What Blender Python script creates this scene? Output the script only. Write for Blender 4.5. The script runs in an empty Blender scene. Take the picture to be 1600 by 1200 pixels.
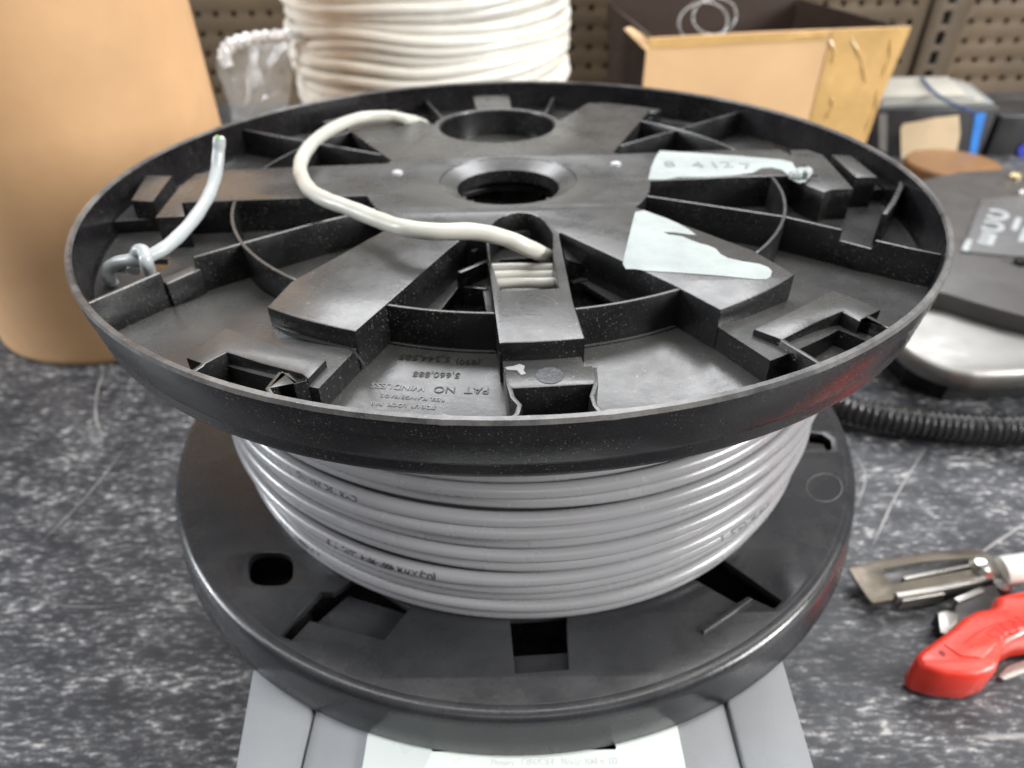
import bpy, bmesh, math, random
from math import sin, cos, pi, radians as R, hypot, atan2
from mathutils import Vector, Matrix, noise
from mathutils.geometry import tessellate_polygon
random.seed(7)
sc = bpy.context.scene
COL = sc.collection

# ---------------------------------------------------------------- camera
FPX, PITCH, YAW, ROLL = 1038.1, .6367, -.00561, -.01785
CP = Vector((.00071, -.22595, .25433))
F = Vector((sin(YAW)*cos(PITCH), cos(YAW)*cos(PITCH), -sin(PITCH)))
RT0 = Vector((cos(YAW), -sin(YAW), 0)); UP0 = RT0.cross(F)
RT = RT0*cos(ROLL)+UP0*sin(ROLL); UP = -RT0*sin(ROLL)+UP0*cos(ROLL)
cd = bpy.data.cameras.new('camera'); co = bpy.data.objects.new('camera', cd); COL.objects.link(co)
cd.sensor_width = 36; cd.lens = FPX/1600*36; cd.clip_start = .01; cd.clip_end = 50
co.matrix_world = Matrix(((RT.x, UP.x, -F.x, CP.x), (RT.y, UP.y, -F.y, CP.y), (RT.z, UP.z, -F.z, CP.z), (0, 0, 0, 1)))
cd.dof.use_dof = True; cd.dof.focus_distance = .135; cd.dof.aperture_fstop = 15
sc.camera = co
sc.view_settings.view_transform = 'Standard'; sc.view_settings.look = 'None'
sc.view_settings.exposure = 0; sc.view_settings.gamma = 1

# ---------------------------------------------------------------- light of the shop: dim room + ceiling strips
w = bpy.data.worlds.new('World'); sc.world = w; w.use_nodes = True
wn = w.node_tree; bg = wn.nodes['Background']
wg = wn.nodes.new('ShaderNodeNewGeometry'); wsx = wn.nodes.new('ShaderNodeSeparateXYZ'); wr = wn.nodes.new('ShaderNodeValToRGB')
wtc = wn.nodes.new('ShaderNodeTexCoord'); wn.links.new(wtc.outputs['Generated'], wsx.inputs[0]); wn.links.new(wsx.outputs[2], wr.inputs[0])
wr.color_ramp.elements[0].position = .0; wr.color_ramp.elements[0].color = (.045, .036, .036, 1)      # shelves and floor of the shop
wr.color_ramp.elements[1].position = .85; wr.color_ramp.elements[1].color = (.55, .56, .58, 1)     # its pale ceiling
wn.links.new(wr.outputs[0], bg.inputs[0]); bg.inputs[1].default_value = .7
def area(name, loc, tgt, sx, sy, e, c=(1, .97, .92)):
    l = bpy.data.lights.new(name, 'AREA'); l.shape = 'RECTANGLE'; l.size = sx; l.size_y = sy; l.energy = e; l.color = c
    o = bpy.data.objects.new(name, l); COL.objects.link(o); o.location = loc
    o.rotation_euler = (Vector(tgt)-Vector(loc)).to_track_quat('-Z', 'Y').to_euler(); return o
area('ceiling_strip_light', (-1.5, -.2, 1.8), (-.1, 0, .1), .25, 1.8, 12, (.97, .98, 1))
area('ceiling_strip_light', (1.4, .2, 1.8), (.1, 0, .1), .25, 1.8, 15)
area('ceiling_strip_light', (.1, 1.7, 2.3), (0, -.1, 0), 2.6, .9, 95, (.97, .98, 1))
area('ceiling_strip_light', (.0, -.35, 2.3), (0, -.1, 0), 2.6, .2, 19)
area('side_light', (-2.2, .0, .8), (-.1, 0, .1), .5, .6, 42, (.93, .97, 1))  # low lamp added for the broad highlights on the cable's left side
area('side_light', (1.9, -.75, .95), (.1, 0, .1), .6, .8, 76, (1, .99, .96))  # its counterpart, added to brighten the right side of the cable
area('ceiling_strip_light', (.3, -2.4, 1.9), (0, .5, 0), 2.0, .3, 10, (1, .95, .88))

# ---------------------------------------------------------------- helpers
def at(px, py, z):
    """point on the horizontal plane z seen at photograph pixel px,py"""
    d = F+RT*((px-800)/FPX)-UP*((py-600)/FPX)
    return CP+d*((z-CP.z)/d.z)
def aty(px, py, y):
    d = F+RT*((px-800)/FPX)-UP*((py-600)/FPX)
    return CP+d*((y-CP.y)/d.y)
def nodes(name):
    m = bpy.data.materials.new(name); m.use_nodes = True
    nt = m.node_tree; return m, nt, nt.nodes['Principled BSDF']
def N(nt, t, **k):
    n = nt.nodes.new(t)
    for a, v in k.items():
        if a in n.inputs: n.inputs[a].default_value = v
        else: setattr(n, a, v)
    return n
def ramp(nt, src, p0, p1, c0=(0, 0, 0, 1), c1=(1, 1, 1, 1)):
    r = N(nt, 'ShaderNodeValToRGB'); e = r.color_ramp.elements
    e[0].position = p0; e[0].color = c0; e[1].position = p1; e[1].color = c1
    nt.links.new(src, r.inputs[0]); return r.outputs[0]
def mixc(nt, f, a, b):
    m = N(nt, 'ShaderNodeMix', data_type='RGBA')
    for s, v in ((0, f), (6, a), (7, b)):
        if hasattr(v, 'is_output') or hasattr(v, 'links'): nt.links.new(v, m.inputs[s])
        elif s == 0: m.inputs[0].default_value = v
        else: m.inputs[s].default_value = (*v, 1)
    return m.outputs[2]
def coords(nt, scale=(1, 1, 1), kind='Object'):
    t = N(nt, 'ShaderNodeTexCoord'); mp = N(nt, 'ShaderNodeMapping'); mp.inputs['Scale'].default_value = scale
    nt.links.new(t.outputs[kind], mp.inputs[0]); return mp.outputs[0]
def tex(nt, scale, detail=3, rough=.55, vec=None, dist=0):
    n = N(nt, 'ShaderNodeTexNoise', Scale=scale, Detail=detail, Roughness=rough, Distortion=dist)
    if vec is not None: nt.links.new(vec, n.inputs['Vector'])
    return n.outputs[0]
def simple(name, col, rough=.5, metal=0, var=.15, vs=40, bump=0, bs=400, spec=.5, coat=0, trans=0, rvar=.1):
    m, nt, b = nodes(name); v = coords(nt)
    n = tex(nt, vs, 4, .6, v)
    c0 = tuple(max(0, c*(1-var)) for c in col); c1 = tuple(min(1, c*(1+var)) for c in col)
    nt.links.new(mixc(nt, ramp(nt, n, .3, .7), c0, c1), b.inputs['Base Color'])
    r = N(nt, 'ShaderNodeMapRange'); r.inputs[1].default_value = .3; r.inputs[2].default_value = .7
    r.inputs[3].default_value = max(.02, rough-rvar); r.inputs[4].default_value = min(1, rough+rvar)
    nt.links.new(tex(nt, vs*2.3, 4, .6, v), r.inputs[0]); nt.links.new(r.outputs[0], b.inputs['Roughness'])
    b.inputs['Metallic'].default_value = metal; b.inputs['Specular IOR Level'].default_value = spec
    b.inputs['Coat Weight'].default_value = coat; b.inputs['Transmission Weight'].default_value = trans
    if bump:
        bp = N(nt, 'ShaderNodeBump', Strength=bump, Distance=.0005)
        nt.links.new(tex(nt, bs, 4, .6, v), bp.inputs['Height']); nt.links.new(bp.outputs[0], b.inputs['Normal'])
    return m
def plastic(name, col=(.014, .014, .016), rough=.42, dust=.5, wear=0.0, specks=True, dust_sheen=.0):
    """black moulded plastic with lint, dust specks and rubbed patches"""
    m, nt, b = nodes(name); v = coords(nt)
    base = mixc(nt, ramp(nt, tex(nt, 30, 5, .65, v), .38, .68), col, tuple(c*1.9+.004 for c in col))
    g = N(nt, 'ShaderNodeNewGeometry'); sx = N(nt, 'ShaderNodeSeparateXYZ'); nt.links.new(g.outputs['Normal'], sx.inputs[0])
    up = ramp(nt, sx.outputs[2], .55, .95)
    if dust_sheen:  # settled dust and ceiling sheen, both painted as grey on upward faces
        f = N(nt, 'ShaderNodeMath', operation='MULTIPLY'); nt.links.new(up, f.inputs[0])
        nt.links.new(ramp(nt, tex(nt, 22, 6, .7, v), .25, .8, (dust_sheen*.35,)*3+(1,), (dust_sheen,)*3+(1,)), f.inputs[1])
        base = mixc(nt, f.outputs[0], base, (.19, .19, .185))
    if specks:
        for sc_, th, cc in ((1150, .25, (.24, .225, .16)), (2300, .34, (.13, .125, .11)), (430, .085, (.55, .52, .40))):
            vo = N(nt, 'ShaderNodeTexVoronoi', Scale=sc_); nt.links.new(v, vo.inputs['Vector'])
            k = ramp(nt, vo.outputs['Distance'], th*.7, th, (1, 1, 1, 1), (0, 0, 0, 1))
            dn = ramp(nt, tex(nt, 45, 4, .7, v), .36, .6, (0, 0, 0, 1), (dust,)*3+(1,))
            # keep only some of the cells
            cs = N(nt, 'ShaderNodeSeparateColor'); nt.links.new(vo.outputs['Color'], cs.inputs[0])
            sel = ramp(nt, cs.outputs[0], .62, .66)
            mu = N(nt, 'ShaderNodeMath', operation='MULTIPLY'); nt.links.new(k, mu.inputs[0]); nt.links.new(dn, mu.inputs[1])
            mu2 = N(nt, 'ShaderNodeMath', operation='MULTIPLY'); nt.links.new(mu.outputs[0], mu2.inputs[0]); nt.links.new(sel, mu2.inputs[1])
            base = mixc(nt, mu2.outputs[0], base, cc)
    if wear:
        wn = ramp(nt, tex(nt, 24, 8, .82, v), .36, .72, (0, 0, 0, 1), (wear,)*3+(1,))
        base = mixc(nt, wn, base, (.30, .29, .28))
    nt.links.new(base, b.inputs['Base Color'])
    nt.links.new(ramp(nt, tex(nt, 55, 5, .7, v), .3, .7, (rough-.09,)*3+(1,), (rough+.12,)*3+(1,)), b.inputs['Roughness'])
    bp = N(nt, 'ShaderNodeBump', Strength=.12, Distance=.0004)
    nt.links.new(tex(nt, 700, 4, .6, v), bp.inputs['Height']); nt.links.new(bp.outputs[0], b.inputs['Normal'])
    return m

def empty(name, loc, label, cat, group=None):
    o = bpy.data.objects.new(name, None); COL.objects.link(o); o.location = loc; o.empty_display_size = .02
    o['label'] = label; o['category'] = cat
    if group: o['group'] = group
    return o
def wloc(o):
    v = Vector((0, 0, 0))
    while o: v += o.location; o = o.parent
    return v
def link(name, me, m, parent=None, smooth=30):
    """mesh in world coordinates becomes one object, a child of parent"""
    if smooth:
        me.polygons.foreach_set('use_smooth', [True]*len(me.polygons)); me.set_sharp_from_angle(angle=R(smooth))
    o = bpy.data.objects.new(name, me); COL.objects.link(o)
    if m: 
        me.materials.clear(); me.materials.append(m)
    if parent:
        o.parent = parent; me.transform(Matrix.Translation(-wloc(parent)))
    return o
def tag(o, label, cat, group=None):
    o['label'] = label; o['category'] = cat
    if group: o['group'] = group
    return o
def rebase(o):
    """put the origin of a single-mesh thing at the middle of its foot"""
    vs = [v.co for v in o.data.vertices]
    c = Vector((sum(v.x for v in vs)/len(vs), sum(v.y for v in vs)/len(vs), min(v.z for v in vs)))
    o.data.transform(Matrix.Translation(-c)); o.location = c; return o
def rdp(pts, tol):
    if len(pts) < 3: return pts
    a, b = pts[0], pts[-1]; dx, dy = b[0]-a[0], b[1]-a[1]; L = hypot(dx, dy) or 1e-9
    im, dm = 0, 0
    for i in range(1, len(pts)-1):
        d = abs((pts[i][0]-a[0])*dy-(pts[i][1]-a[1])*dx)/L if hypot(dx, dy) > 1e-9 else hypot(pts[i][0]-a[0], pts[i][1]-a[1])
        if d > dm: im, dm = i, d
    if dm < tol: return [a, b]
    return rdp(pts[:im+1], tol)[:-1]+rdp(pts[im:], tol)
def plate_mesh(outer, holes, z0, z1, bev=.0002):
    cu = bpy.data.curves.new('c', 'CURVE'); cu.dimensions = '2D'; cu.fill_mode = 'BOTH'
    cu.extrude = max((z1-z0)/2-bev, 1e-5); cu.bevel_depth = bev; cu.bevel_resolution = 1; cu.offset = -bev
    for poly in [outer]+list(holes):
        s = cu.splines.new('POLY'); s.points.add(len(poly)-1); s.use_cyclic_u = True
        for p, q in zip(s.points, poly): p.co = (q[0], q[1], 0, 1)
    o = bpy.data.objects.new('c', cu); COL.objects.link(o)
    dg = bpy.context.evaluated_depsgraph_get(); dg.update()
    me = bpy.data.meshes.new_from_object(o.evaluated_get(dg)); bpy.data.objects.remove(o); bpy.data.curves.remove(cu)
    me.transform(Matrix.Translation((0, 0, (z0+z1)/2)))
    bm = bmesh.new(); bm.from_mesh(me); bmesh.ops.remove_doubles(bm, verts=bm.verts, dist=1e-6); bm.to_mesh(me); bm.free()
    return me
def join(*mes):
    bm = bmesh.new()
    for m in mes: bm.from_mesh(m)
    me = bpy.data.meshes.new('m'); bm.to_mesh(me); bm.free(); return me
def frompy(vs, fs):
    me = bpy.data.meshes.new('m'); me.from_pydata([tuple(v) for v in vs], [], fs); me.validate(); return me
def lathe(prof, c=(0, 0), n=240, closed=True, rfun=None):
    vs, fs = [], []; k = len(prof)
    for i in range(n):
        a = 2*pi*i/n; s = rfun(a) if rfun else 1
        for r, z in prof: vs.append((c[0]+r*s*cos(a), c[1]+r*s*sin(a), z))
    for i in range(n):
        j = (i+1) % n
        for t in range(k if closed else k-1):
            u = (t+1) % k; fs.append((i*k+t, j*k+t, j*k+u, i*k+u))
    me = frompy(vs, fs); bm = bmesh.new(); bm.from_mesh(me); bmesh.ops.recalc_face_normals(bm, faces=bm.faces); bm.to_mesh(me); bm.free()
    return me
def spline(pts, per=8):
    pts = [Vector(p) for p in pts]; out = []
    P = [pts[0]*2-pts[1]]+pts+[pts[-1]*2-pts[-2]]
    for i in range(1, len(P)-2):
        for s in range(per):
            t = s/per; a, b, c, d = P[i-1:i+3]
            out.append(.5*((2*b)+(c-a)*t+(2*a-5*b+4*c-d)*t*t+(3*b-a-3*c+d)*t**3))
    out.append(pts[-1]); return out
def tube_mesh(path, r, n=16, closed=False, caps=True, rf=None):
    vs, fs = [], []; L = len(path); prev = None
    for i, p in enumerate(path):
        if closed: t = (path[(i+1) % L]-path[i-1]).normalized()
        else: t = (path[min(i+1, L-1)]-path[max(i-1, 0)]).normalized()
        if prev is None:
            nrm = t.cross(Vector((0, 0, 1)))
            if nrm.length < 1e-3: nrm = t.cross(Vector((0, 1, 0)))
            nrm.normalize()
        else: nrm = (prev-t*prev.dot(t)).normalized()
        prev = nrm; bn = t.cross(nrm); rr = rf(i) if rf else r
        for k in range(n):
            a = 2*pi*k/n; vs.append(p+(nrm*cos(a)+bn*sin(a))*rr)
    for i in range(L if closed else L-1):
        j = (i+1) % L
        for k in range(n): fs.append((i*n+k, i*n+(k+1) % n, j*n+(k+1) % n, j*n+k))
    if caps and not closed: fs += [tuple(range(n))[::-1], tuple((L-1)*n+k for k in range(n))]
    return frompy(vs, fs)
def box_mesh(x0, x1, y0, y1, z0, z1, bev=0, M=None):
    bm = bmesh.new(); bmesh.ops.create_cube(bm, size=1)
    for v in bm.verts: v.co = Vector(((x0+x1)/2+v.co.x*(x1-x0), (y0+y1)/2+v.co.y*(y1-y0), (z0+z1)/2+v.co.z*(z1-z0)))
    if bev: bmesh.ops.bevel(bm, geom=bm.edges, offset=bev, segments=3, profile=.5, affect='EDGES')
    if M: bmesh.ops.transform(bm, matrix=M, verts=bm.verts)
    me = bpy.data.meshes.new('m'); bm.to_mesh(me); bm.free(); return me
def text_mesh(s, size, depth=.00005, bold=0):
    cu = bpy.data.curves.new('t', 'FONT'); cu.body = s; cu.size = size; cu.align_x = 'CENTER'; cu.align_y = 'CENTER'; cu.extrude = depth; cu.offset = bold
    o = bpy.data.objects.new('t', cu); COL.objects.link(o); dg = bpy.context.evaluated_depsgraph_get(); dg.update()
    me = bpy.data.meshes.new_from_object(o.evaluated_get(dg)); bpy.data.objects.remove(o); return me
def text_at(s, size, loc, rz=0, depth=.00005, M=None, bold=0):
    me = text_mesh(s, size, depth, bold); me.transform((M if M else Matrix.Translation(loc) @ Matrix.Rotation(rz, 4, 'Z'))); return me

# ---------------------------------------------------------------- materials
M_black = plastic('black_moulded_plastic', (.0044, .0045, .0052), .28, .5, dust_sheen=.36)
M_rim = plastic('black_rim_plastic', (.006, .0055, .0065), .24, .5)
M_rim.node_tree.nodes['Principled BSDF'].inputs['Specular IOR Level'].default_value = .32
M_worn = plastic('scuffed_rim_edge', (.012, .012, .013), .36, .6, wear=.62)
M_lower = plastic('charcoal_plastic', (.012, .0125, .0145), .25, .2, specks=False, dust_sheen=.06)
M_cable = simple('grey_cable_jacket', (.250, .248, .260), .26, var=.05, vs=25, spec=.55, rvar=.06)
M_loop = simple('ivory_cable_jacket', (.44, .435, .39), .36, var=.07, vs=60, spec=.5)
M_ink = simple('black_ink', (.03, .03, .035), .5)
M_paper = simple('white_label_paper', (.30, .335, .33), .7, var=.13, vs=70, bump=.9, bs=260)
M_white = simple('white_print', (.6, .6, .6), .6)

# ================================================================= SETTING
def worktop_mat():
    m, nt, b = nodes('mottled_laminate'); v = coords(nt, (1, 3.0, 1)); v1 = coords(nt)
    a = tex(nt, 170, 4, .6, v); c = tex(nt, 34, 5, .65, coords(nt, (1, 2.4, 1))); d = tex(nt, 600, 4, .7, v)
    def madd(x, k, y):
        q = N(nt, 'ShaderNodeMath', operation='MULTIPLY_ADD'); nt.links.new(x, q.inputs[0]); q.inputs[1].default_value = k
        if y is None: q.inputs[2].default_value = 0
        else: nt.links.new(y, q.inputs[2])
        return q.outputs[0]
    t = madd(a, .5, madd(c, .28, madd(d, .22, None)))
    col = mixc(nt, ramp(nt, c, .35, .65), (.014, .016, .021), (.042, .044, .052))
    col = mixc(nt, ramp(nt, t, .485, .57), col, (.13, .132, .14))
    col = mixc(nt, ramp(nt, t, .555, .615), col, (.46, .455, .44))
    # long faint scratches
    sv = coords(nt, (1, 1, 1)); mp = N(nt, 'ShaderNodeMapping'); nt.links.new(sv, mp.inputs[0]); mp.inputs['Rotation'].default_value = (0, 0, R(62)); mp.inputs['Scale'].default_value = (1, 14, 1)
    sn = tex(nt, 14, 2, .4, mp.outputs[0]); sm = ramp(nt, sn, .735, .77, (0, 0, 0, 1), (.5, .5, .5, 1))
    col = mixc(nt, sm, col, (.38, .37, .36))
    nt.links.new(col, b.inputs['Base Color'])
    nt.links.new(ramp(nt, a, .3, .7, (.38,)*3+(1,), (.62,)*3+(1,)), b.inputs['Roughness'])
    bp = N(nt, 'ShaderNodeBump', Strength=.15, Distance=.0005); nt.links.new(d, bp.inputs['Height']); nt.links.new(bp.outputs[0], b.inputs['Normal'])
    return m
wt = link('worktop', box_mesh(-1.6, 1.6, -.5, .861, -.035, 0), worktop_mat(), None, 0); wt['kind'] = 'structure'

M_scr = simple('pale_scratch', (.26, .255, .25), .6, var=.35, vs=60)
def scratch(px, wd):
    ln = [at(x, y, 0) for x, y in px]; pth = spline(ln, 6); n = len(pth); L, Q = [], []
    for i, p in enumerate(pth):
        d = (pth[min(i+1, n-1)]-pth[max(i-1, 0)]).normalized(); nn = Vector((-d.y, d.x, 0))*wd*(.12+.5*sin(pi*i/(n-1)))*(.7+.5*noise.noise(p*90))
        L.append((p.x+nn.x, p.y+nn.y, .0001)); Q.append((p.x-nn.x, p.y-nn.y, .0001))
    link('scratch', frompy(L+Q, [(i, i+1, n+i+1, n+i) for i in range(n-1)]), M_scr, wt, 0)
for px, wd in ((((163, 580), (152, 612), (150, 650), (161, 692)), .0018), (((195, 700), (140, 770), (62, 850)), .0010), (((1446, 700), (1400, 775), (1364, 852)), .0011), (((1612, 812), (1560, 845), (1522, 872)), .0014), (((1330, 700), (1352, 742), (1340, 790)), .0008), (((20, 930), (120, 948), (240, 941)), .0003)):
    scratch(px, wd)
# pegboard wall, real holes on a one inch grid
M_peg = simple('brown_pegboard', (.092, .062, .034), .62, var=.2, vs=8, bump=.1)
M_dark = simple('hole_shade', (.012, .010, .008), .8)  # near-black backing; the shade inside the peg holes is put into its colour
def pegboard():
    sp = .0254; r = .0042
    def panel(x0, x1):
        holes = []
        z = .02
        while z < .33:
            x = x0+sp*.6
            while x < x1-sp*.3:
                holes.append([(x+r*cos(2*pi*k/10), z+r*sin(2*pi*k/10)) for k in range(10)]); x += sp
            z += sp
        holes = [h for h in holes]
        me = plate_mesh([(x0, -.03), (x1, -.03), (x1, .5), (x0, .5)], holes, 0, .004, .0003)
        me.transform(Matrix.Translation((0, .85, 0)) @ Matrix.Rotation(pi/2, 4, 'X')); return me
    o = link('pegboard_wall', join(panel(-1.6, .597), panel(.647, 1.9)), M_peg, None, 30); o['kind'] = 'structure'
    b = link('wall', box_mesh(-1.7, 2.0, .862, .88, -.04, .5), M_dark, None, 0); b['kind'] = 'structure'
pegboard()
# slotted steel upright between the pegboard panels
up = empty('shelf_upright', (.622, .85, 0), 'brown slotted steel upright between the two pegboard panels', 'upright')
slots = [[(.616, z), (.627, z), (.627, z+.017), (.616, z+.017)] for z in [i*.026-.01 for i in range(14)]]
me = plate_mesh([(.599, -.03), (.645, -.03), (.645, .5), (.599, .5)], slots, 0, .008, .0006)
me.transform(Matrix.Translation((0, .847, 0)) @ Matrix.Rotation(pi/2, 4, 'X'))
link('channel', me, simple('brown_steel', (.10, .075, .05), .45, metal=.2), up)

# ================================================================= CABLE SPOOL
HZ = .1746                       # height of the upper flange's rim edge
CX, CY = -.00073, .01036         # the upper flange sits a little back of the lower
PL, FL, ML = HZ-.003, HZ-.0145, HZ-.008
LZ = .08                         # upper face of the lower flange
spool = empty('cable_spool', (0, 0, LZ-.0164), 'black plastic cable spool with a ribbed upper flange and grey cable wound on it', 'cable spool')
def T(px, py, z): v = at(px, py, z); return (v.x, v.y)
def Pq(r, a, c=(CX, CY)): return (c[0]+r/1000*cos(R(a)), c[1]+r/1000*sin(R(a)))
def arc(r, a0, a1, n=14): return [Pq(r, a0+(a1-a0)*i/n) for i in range(n+1)]
def offset_poly(line, t):
    """thin wall polygon along a polyline"""
    L, Rr = [], []
    for i, p in enumerate(line):
        a = Vector(line[max(i-1, 0)]); b = Vector(line[min(i+1, len(line)-1)]); d = (b-a).normalized(); n = Vector((-d.y, d.x))*t/2
        L.append((p[0]+n.x, p[1]+n.y)); Rr.append((p[0]-n.x, p[1]-n.y))
    return L+Rr[::-1]
UF = link('upper_flange', plate_mesh(arc(138.3, 0, 360, 240)[:-1],
        [arc(24.0, 0, 357, 60), [Pq(84, -92), Pq(84, -80.5), Pq(67, -79), Pq(50, -74), Pq(42, -75), Pq(42, -94), Pq(52, -95.5)],
         [Pq(85, -93.5), Pq(85, -105), Pq(60, -104), Pq(60, -97.5)], [Pq(85, -78.2), Pq(60, -74), Pq(60, -70), Pq(85, -66)],
         arc(4.5, 0, 0, 1)[:1] and [T(*q, FL) for q in ((172, 425), (215, 405), (262, 405), (262, 418), (215, 428))],
        ], FL-.002, FL, .0002), M_black, spool)
UF['label'] = 'upper flange, open ribbed side facing up, thick with dust specks'
def poly_R(poly, th):
    """furthest crossing of a ray from the flange centre"""
    dx, dy = cos(th), sin(th); best = 0
    for i in range(len(poly)):
        x1, y1 = poly[i-1]; x2, y2 = poly[i]; x1 -= CX; x2 -= CX; y1 -= CY; y2 -= CY
        ex, ey = x2-x1, y2-y1; den = dx*ey-dy*ex
        if abs(den) < 1e-12: continue
        t = (x1*ey-y1*ex)/den; u = (x1*dy-y1*dx)/den
        if 0 <= u <= 1 and t > best: best = t
    return best
arms = {
 'SE': [Pq(40, -75), Pq(47.4, -72.7), Pq(91.4, -62.3)]+arc(108.5, -61.3, -45.3)+[Pq(93.4, -41.7), Pq(48.2, -33.7), Pq(10, -53)],
 'SW': [Pq(50, -104.5), Pq(61.2, -106.5), Pq(92.4, -108.7), *arc(108.8, -109.4, -123.8), Pq(96.4, -127), Pq(58.4, -130.7), Pq(46, -136), Pq(10, -118)],
 'S': [Pq(40, -100), Pq(57.2, -96.3), Pq(92.3, -92.1)]+arc(108.6, -91.1, -80.6)+[Pq(91.1, -79.7), Pq(65.9, -76.3), Pq(40, -68), Pq(5, -86)],
 'W': [Pq(49, -163), Pq(80, -168.2)]+arc(111, -170.5, -187.4, 10)+[Pq(92.3, 170), Pq(51, 158), Pq(5, 180)],
 'E': [Pq(50, -5.5), Pq(80, -1.5)]+arc(111, -.6, 14.8, 10)+[Pq(92.3, 18.4), Pq(51, 31), Pq(5, 5)],
 'NE': [Pq(50, 34)]+arc(112, 53.5, 69.5, 10)+[Pq(48, 80), Pq(5, 60)],
 'NW': [Pq(50, 154)]+arc(112, 134.5, 118.5, 10)+[Pq(48, 108), Pq(5, 128)],
}
hubN = Pq(69.5, 94)
collar = [(hubN[0]+.0285*cos(2*pi*i/64), hubN[1]+.0285*sin(2*pi*i/64)) for i in range(64)]
out = []
for i in range(3600):
    th = 2*pi*i/3600
    r = max([.0505]+[poly_R(p, th) for p in arms.values()]+[poly_R(collar, th)])
    out.append((CX+r*cos(th), CY+r*sin(th)))
half = len(out)//2
out = rdp(out[:half+1], .00006)[:-1]+rdp(out[half:]+out[:1], .00006)[:-1]
slot = [Pq(83.8, -91.3), Pq(83.8, -80.9), Pq(66, -79), Pq(50, -74.4), Pq(41, -73.8), Pq(37, -74.2), Pq(33.8, -77), Pq(32.2, -81), Pq(31.9, -85), Pq(32.6, -89), Pq(35, -93.5), Pq(38.5, -96), Pq(42, -97), Pq(50, -96.6), Pq(65.5, -94.3)]
nh = [(hubN[0]+.0260*cos(2*pi*i/64), hubN[1]+.0260*sin(2*pi*i/64)) for i in range(64)]
link('hub_plate', plate_mesh(out, [arc(24.5, 0, 357, 90), slot, nh], FL+.0001, PL, .0004), M_black, UF)
# funnel and toothed bore
link('bore_collar', lathe([(.0244, PL-.0004), (.0185, PL-.0032), (.0182, PL-.0075), (.0190, PL-.0080), (.0244, PL-.0050)], (CX, CY), 120), M_black, UF)
for k in range(9):
    a = -150+k*14
    link('bore_tooth', plate_mesh([Pq(18.4, a-3), Pq(18.4, a+3), Pq(17.2, a+2), Pq(17.2, a-2)], [], PL-.0072, PL-.0034, .0001), M_black, UF)
link('hole_sleeve', lathe([(.0268, PL-.0006), (.0255, PL-.0006), (.0250, FL-.002), (.0268, FL-.002)], hubN, 80), M_black, UF)
# rim: outer lip, with a worn upper edge
def rw(a): return 1+.0035*cos(2*(a-R(150)))
prof = [(.1383, FL-.001), (.1385, HZ-.0006), (.1388, HZ-.0002), (.1400, HZ-.0004), (.1402, HZ-.0012), (.1400, HZ-.0056), (.1393, HZ-.0061),
        (.1390, HZ-.0115), (.1380, HZ-.0140), (.1362, HZ-.0158), (.1335, HZ-.0166), (.1300, HZ-.0166), (.1300, FL-.001)]
rim = link('rim', lathe(prof, (CX, CY), 360), M_rim, UF)
# ragged scuffed bead along the rim edge
bead_v, bead_f = [], []
nb = 1440
for i in range(nb):
    a = 2*pi*i/nb; e = noise.fractal(Vector((cos(a)*9, sin(a)*9, 3)), 1, 2, 5)*.00010+noise.fractal(Vector((cos(a)*23, sin(a)*23, 1)), 1, 2, 4)*.00005+max(0, noise.noise(Vector((cos(a)*40, sin(a)*40, 8)))-.45)*.0009
    for r, z in ((.1384-e*.6, HZ-.0007), (.1388-e, HZ+.0001+abs(e)*.5), (.1400+e, HZ+.00005+abs(e)*.4), (.1404+e*.7, HZ-.0010)):
        bead_v.append((CX+r*cos(a), CY+r*sin(a), z))
for i in range(nb):
    j = (i+1) % nb
    for t in range(3): bead_f.append((i*4+t, j*4+t, j*4+t+1, i*4+t+1))
link('rim_edge', frompy(bead_v, bead_f), M_worn, UF, 50)
# ring rib between the arms
for a0, a1 in ((-79.9, -62), (-108.9, -91.9), (-42, -.3), (-170, -126.5), (18, 55), (132, 171.5)):
    link('ring_rib', plate_mesh(arc(95.1, a0, a1, 20)+arc(93.9, a1, a0, 20), [], FL-.0002, PL-.0002, .00045), M_black, UF)
for a0, a1 in ((-79.9, -62), (-108.9, -91.9)):
    link('fillet', plate_mesh(arc(95.9, a0, a1, 20)+arc(94.6, a1, a0, 20), [], FL-.0006, FL+.0006, .00058), M_black, UF)
# radial ribs with their notches
def rib(pts, z0, z1, t=.0013): return plate_mesh(offset_poly(pts, t), [], z0, z1, min(.0005, t*.38))
E_ = [Pq(49.1, -20.5), Pq(94.6, -23.2), Pq(111.7, -25.5)]; E2 = [Pq(111.7, -25.5), Pq(121, -26.8)]; E3 = [Pq(121, -26.8), Pq(130, -27.6), Pq(138.3, -27.9)]
link('radial_rib', join(rib(E_, FL-.0002, PL-.0003), rib(E2, FL-.0002, PL-.0036), rib(E3, FL-.0002, PL-.0008)), M_black, UF)
W_ = [Pq(49.1, -150.2), Pq(73.8, -148.9), Pq(95, -147.4), Pq(109, -146.5)]; W2 = [Pq(109, -146.5), Pq(119, -144.6)]; W3 = [Pq(119, -144.6), Pq(130, -142.8), Pq(138.3, -141.7)]
link('radial_rib', join(rib(W_, FL-.0002, PL-.0003), rib(W2, FL-.0002, PL-.0036, .004), rib(W3, FL-.0002, PL-.0005)), M_black, UF)
for a in (41, 147):
    link('radial_rib', rib([Pq(49.5, a), Pq(138, a+(-2 if a < 90 else 2))], FL-.0002, PL-.0006), M_black, UF)
for a in (80, 108):
    link('radial_rib', rib([Pq(96, a), Pq(138, a)], FL-.0002, PL-.004), M_black, UF)
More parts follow.
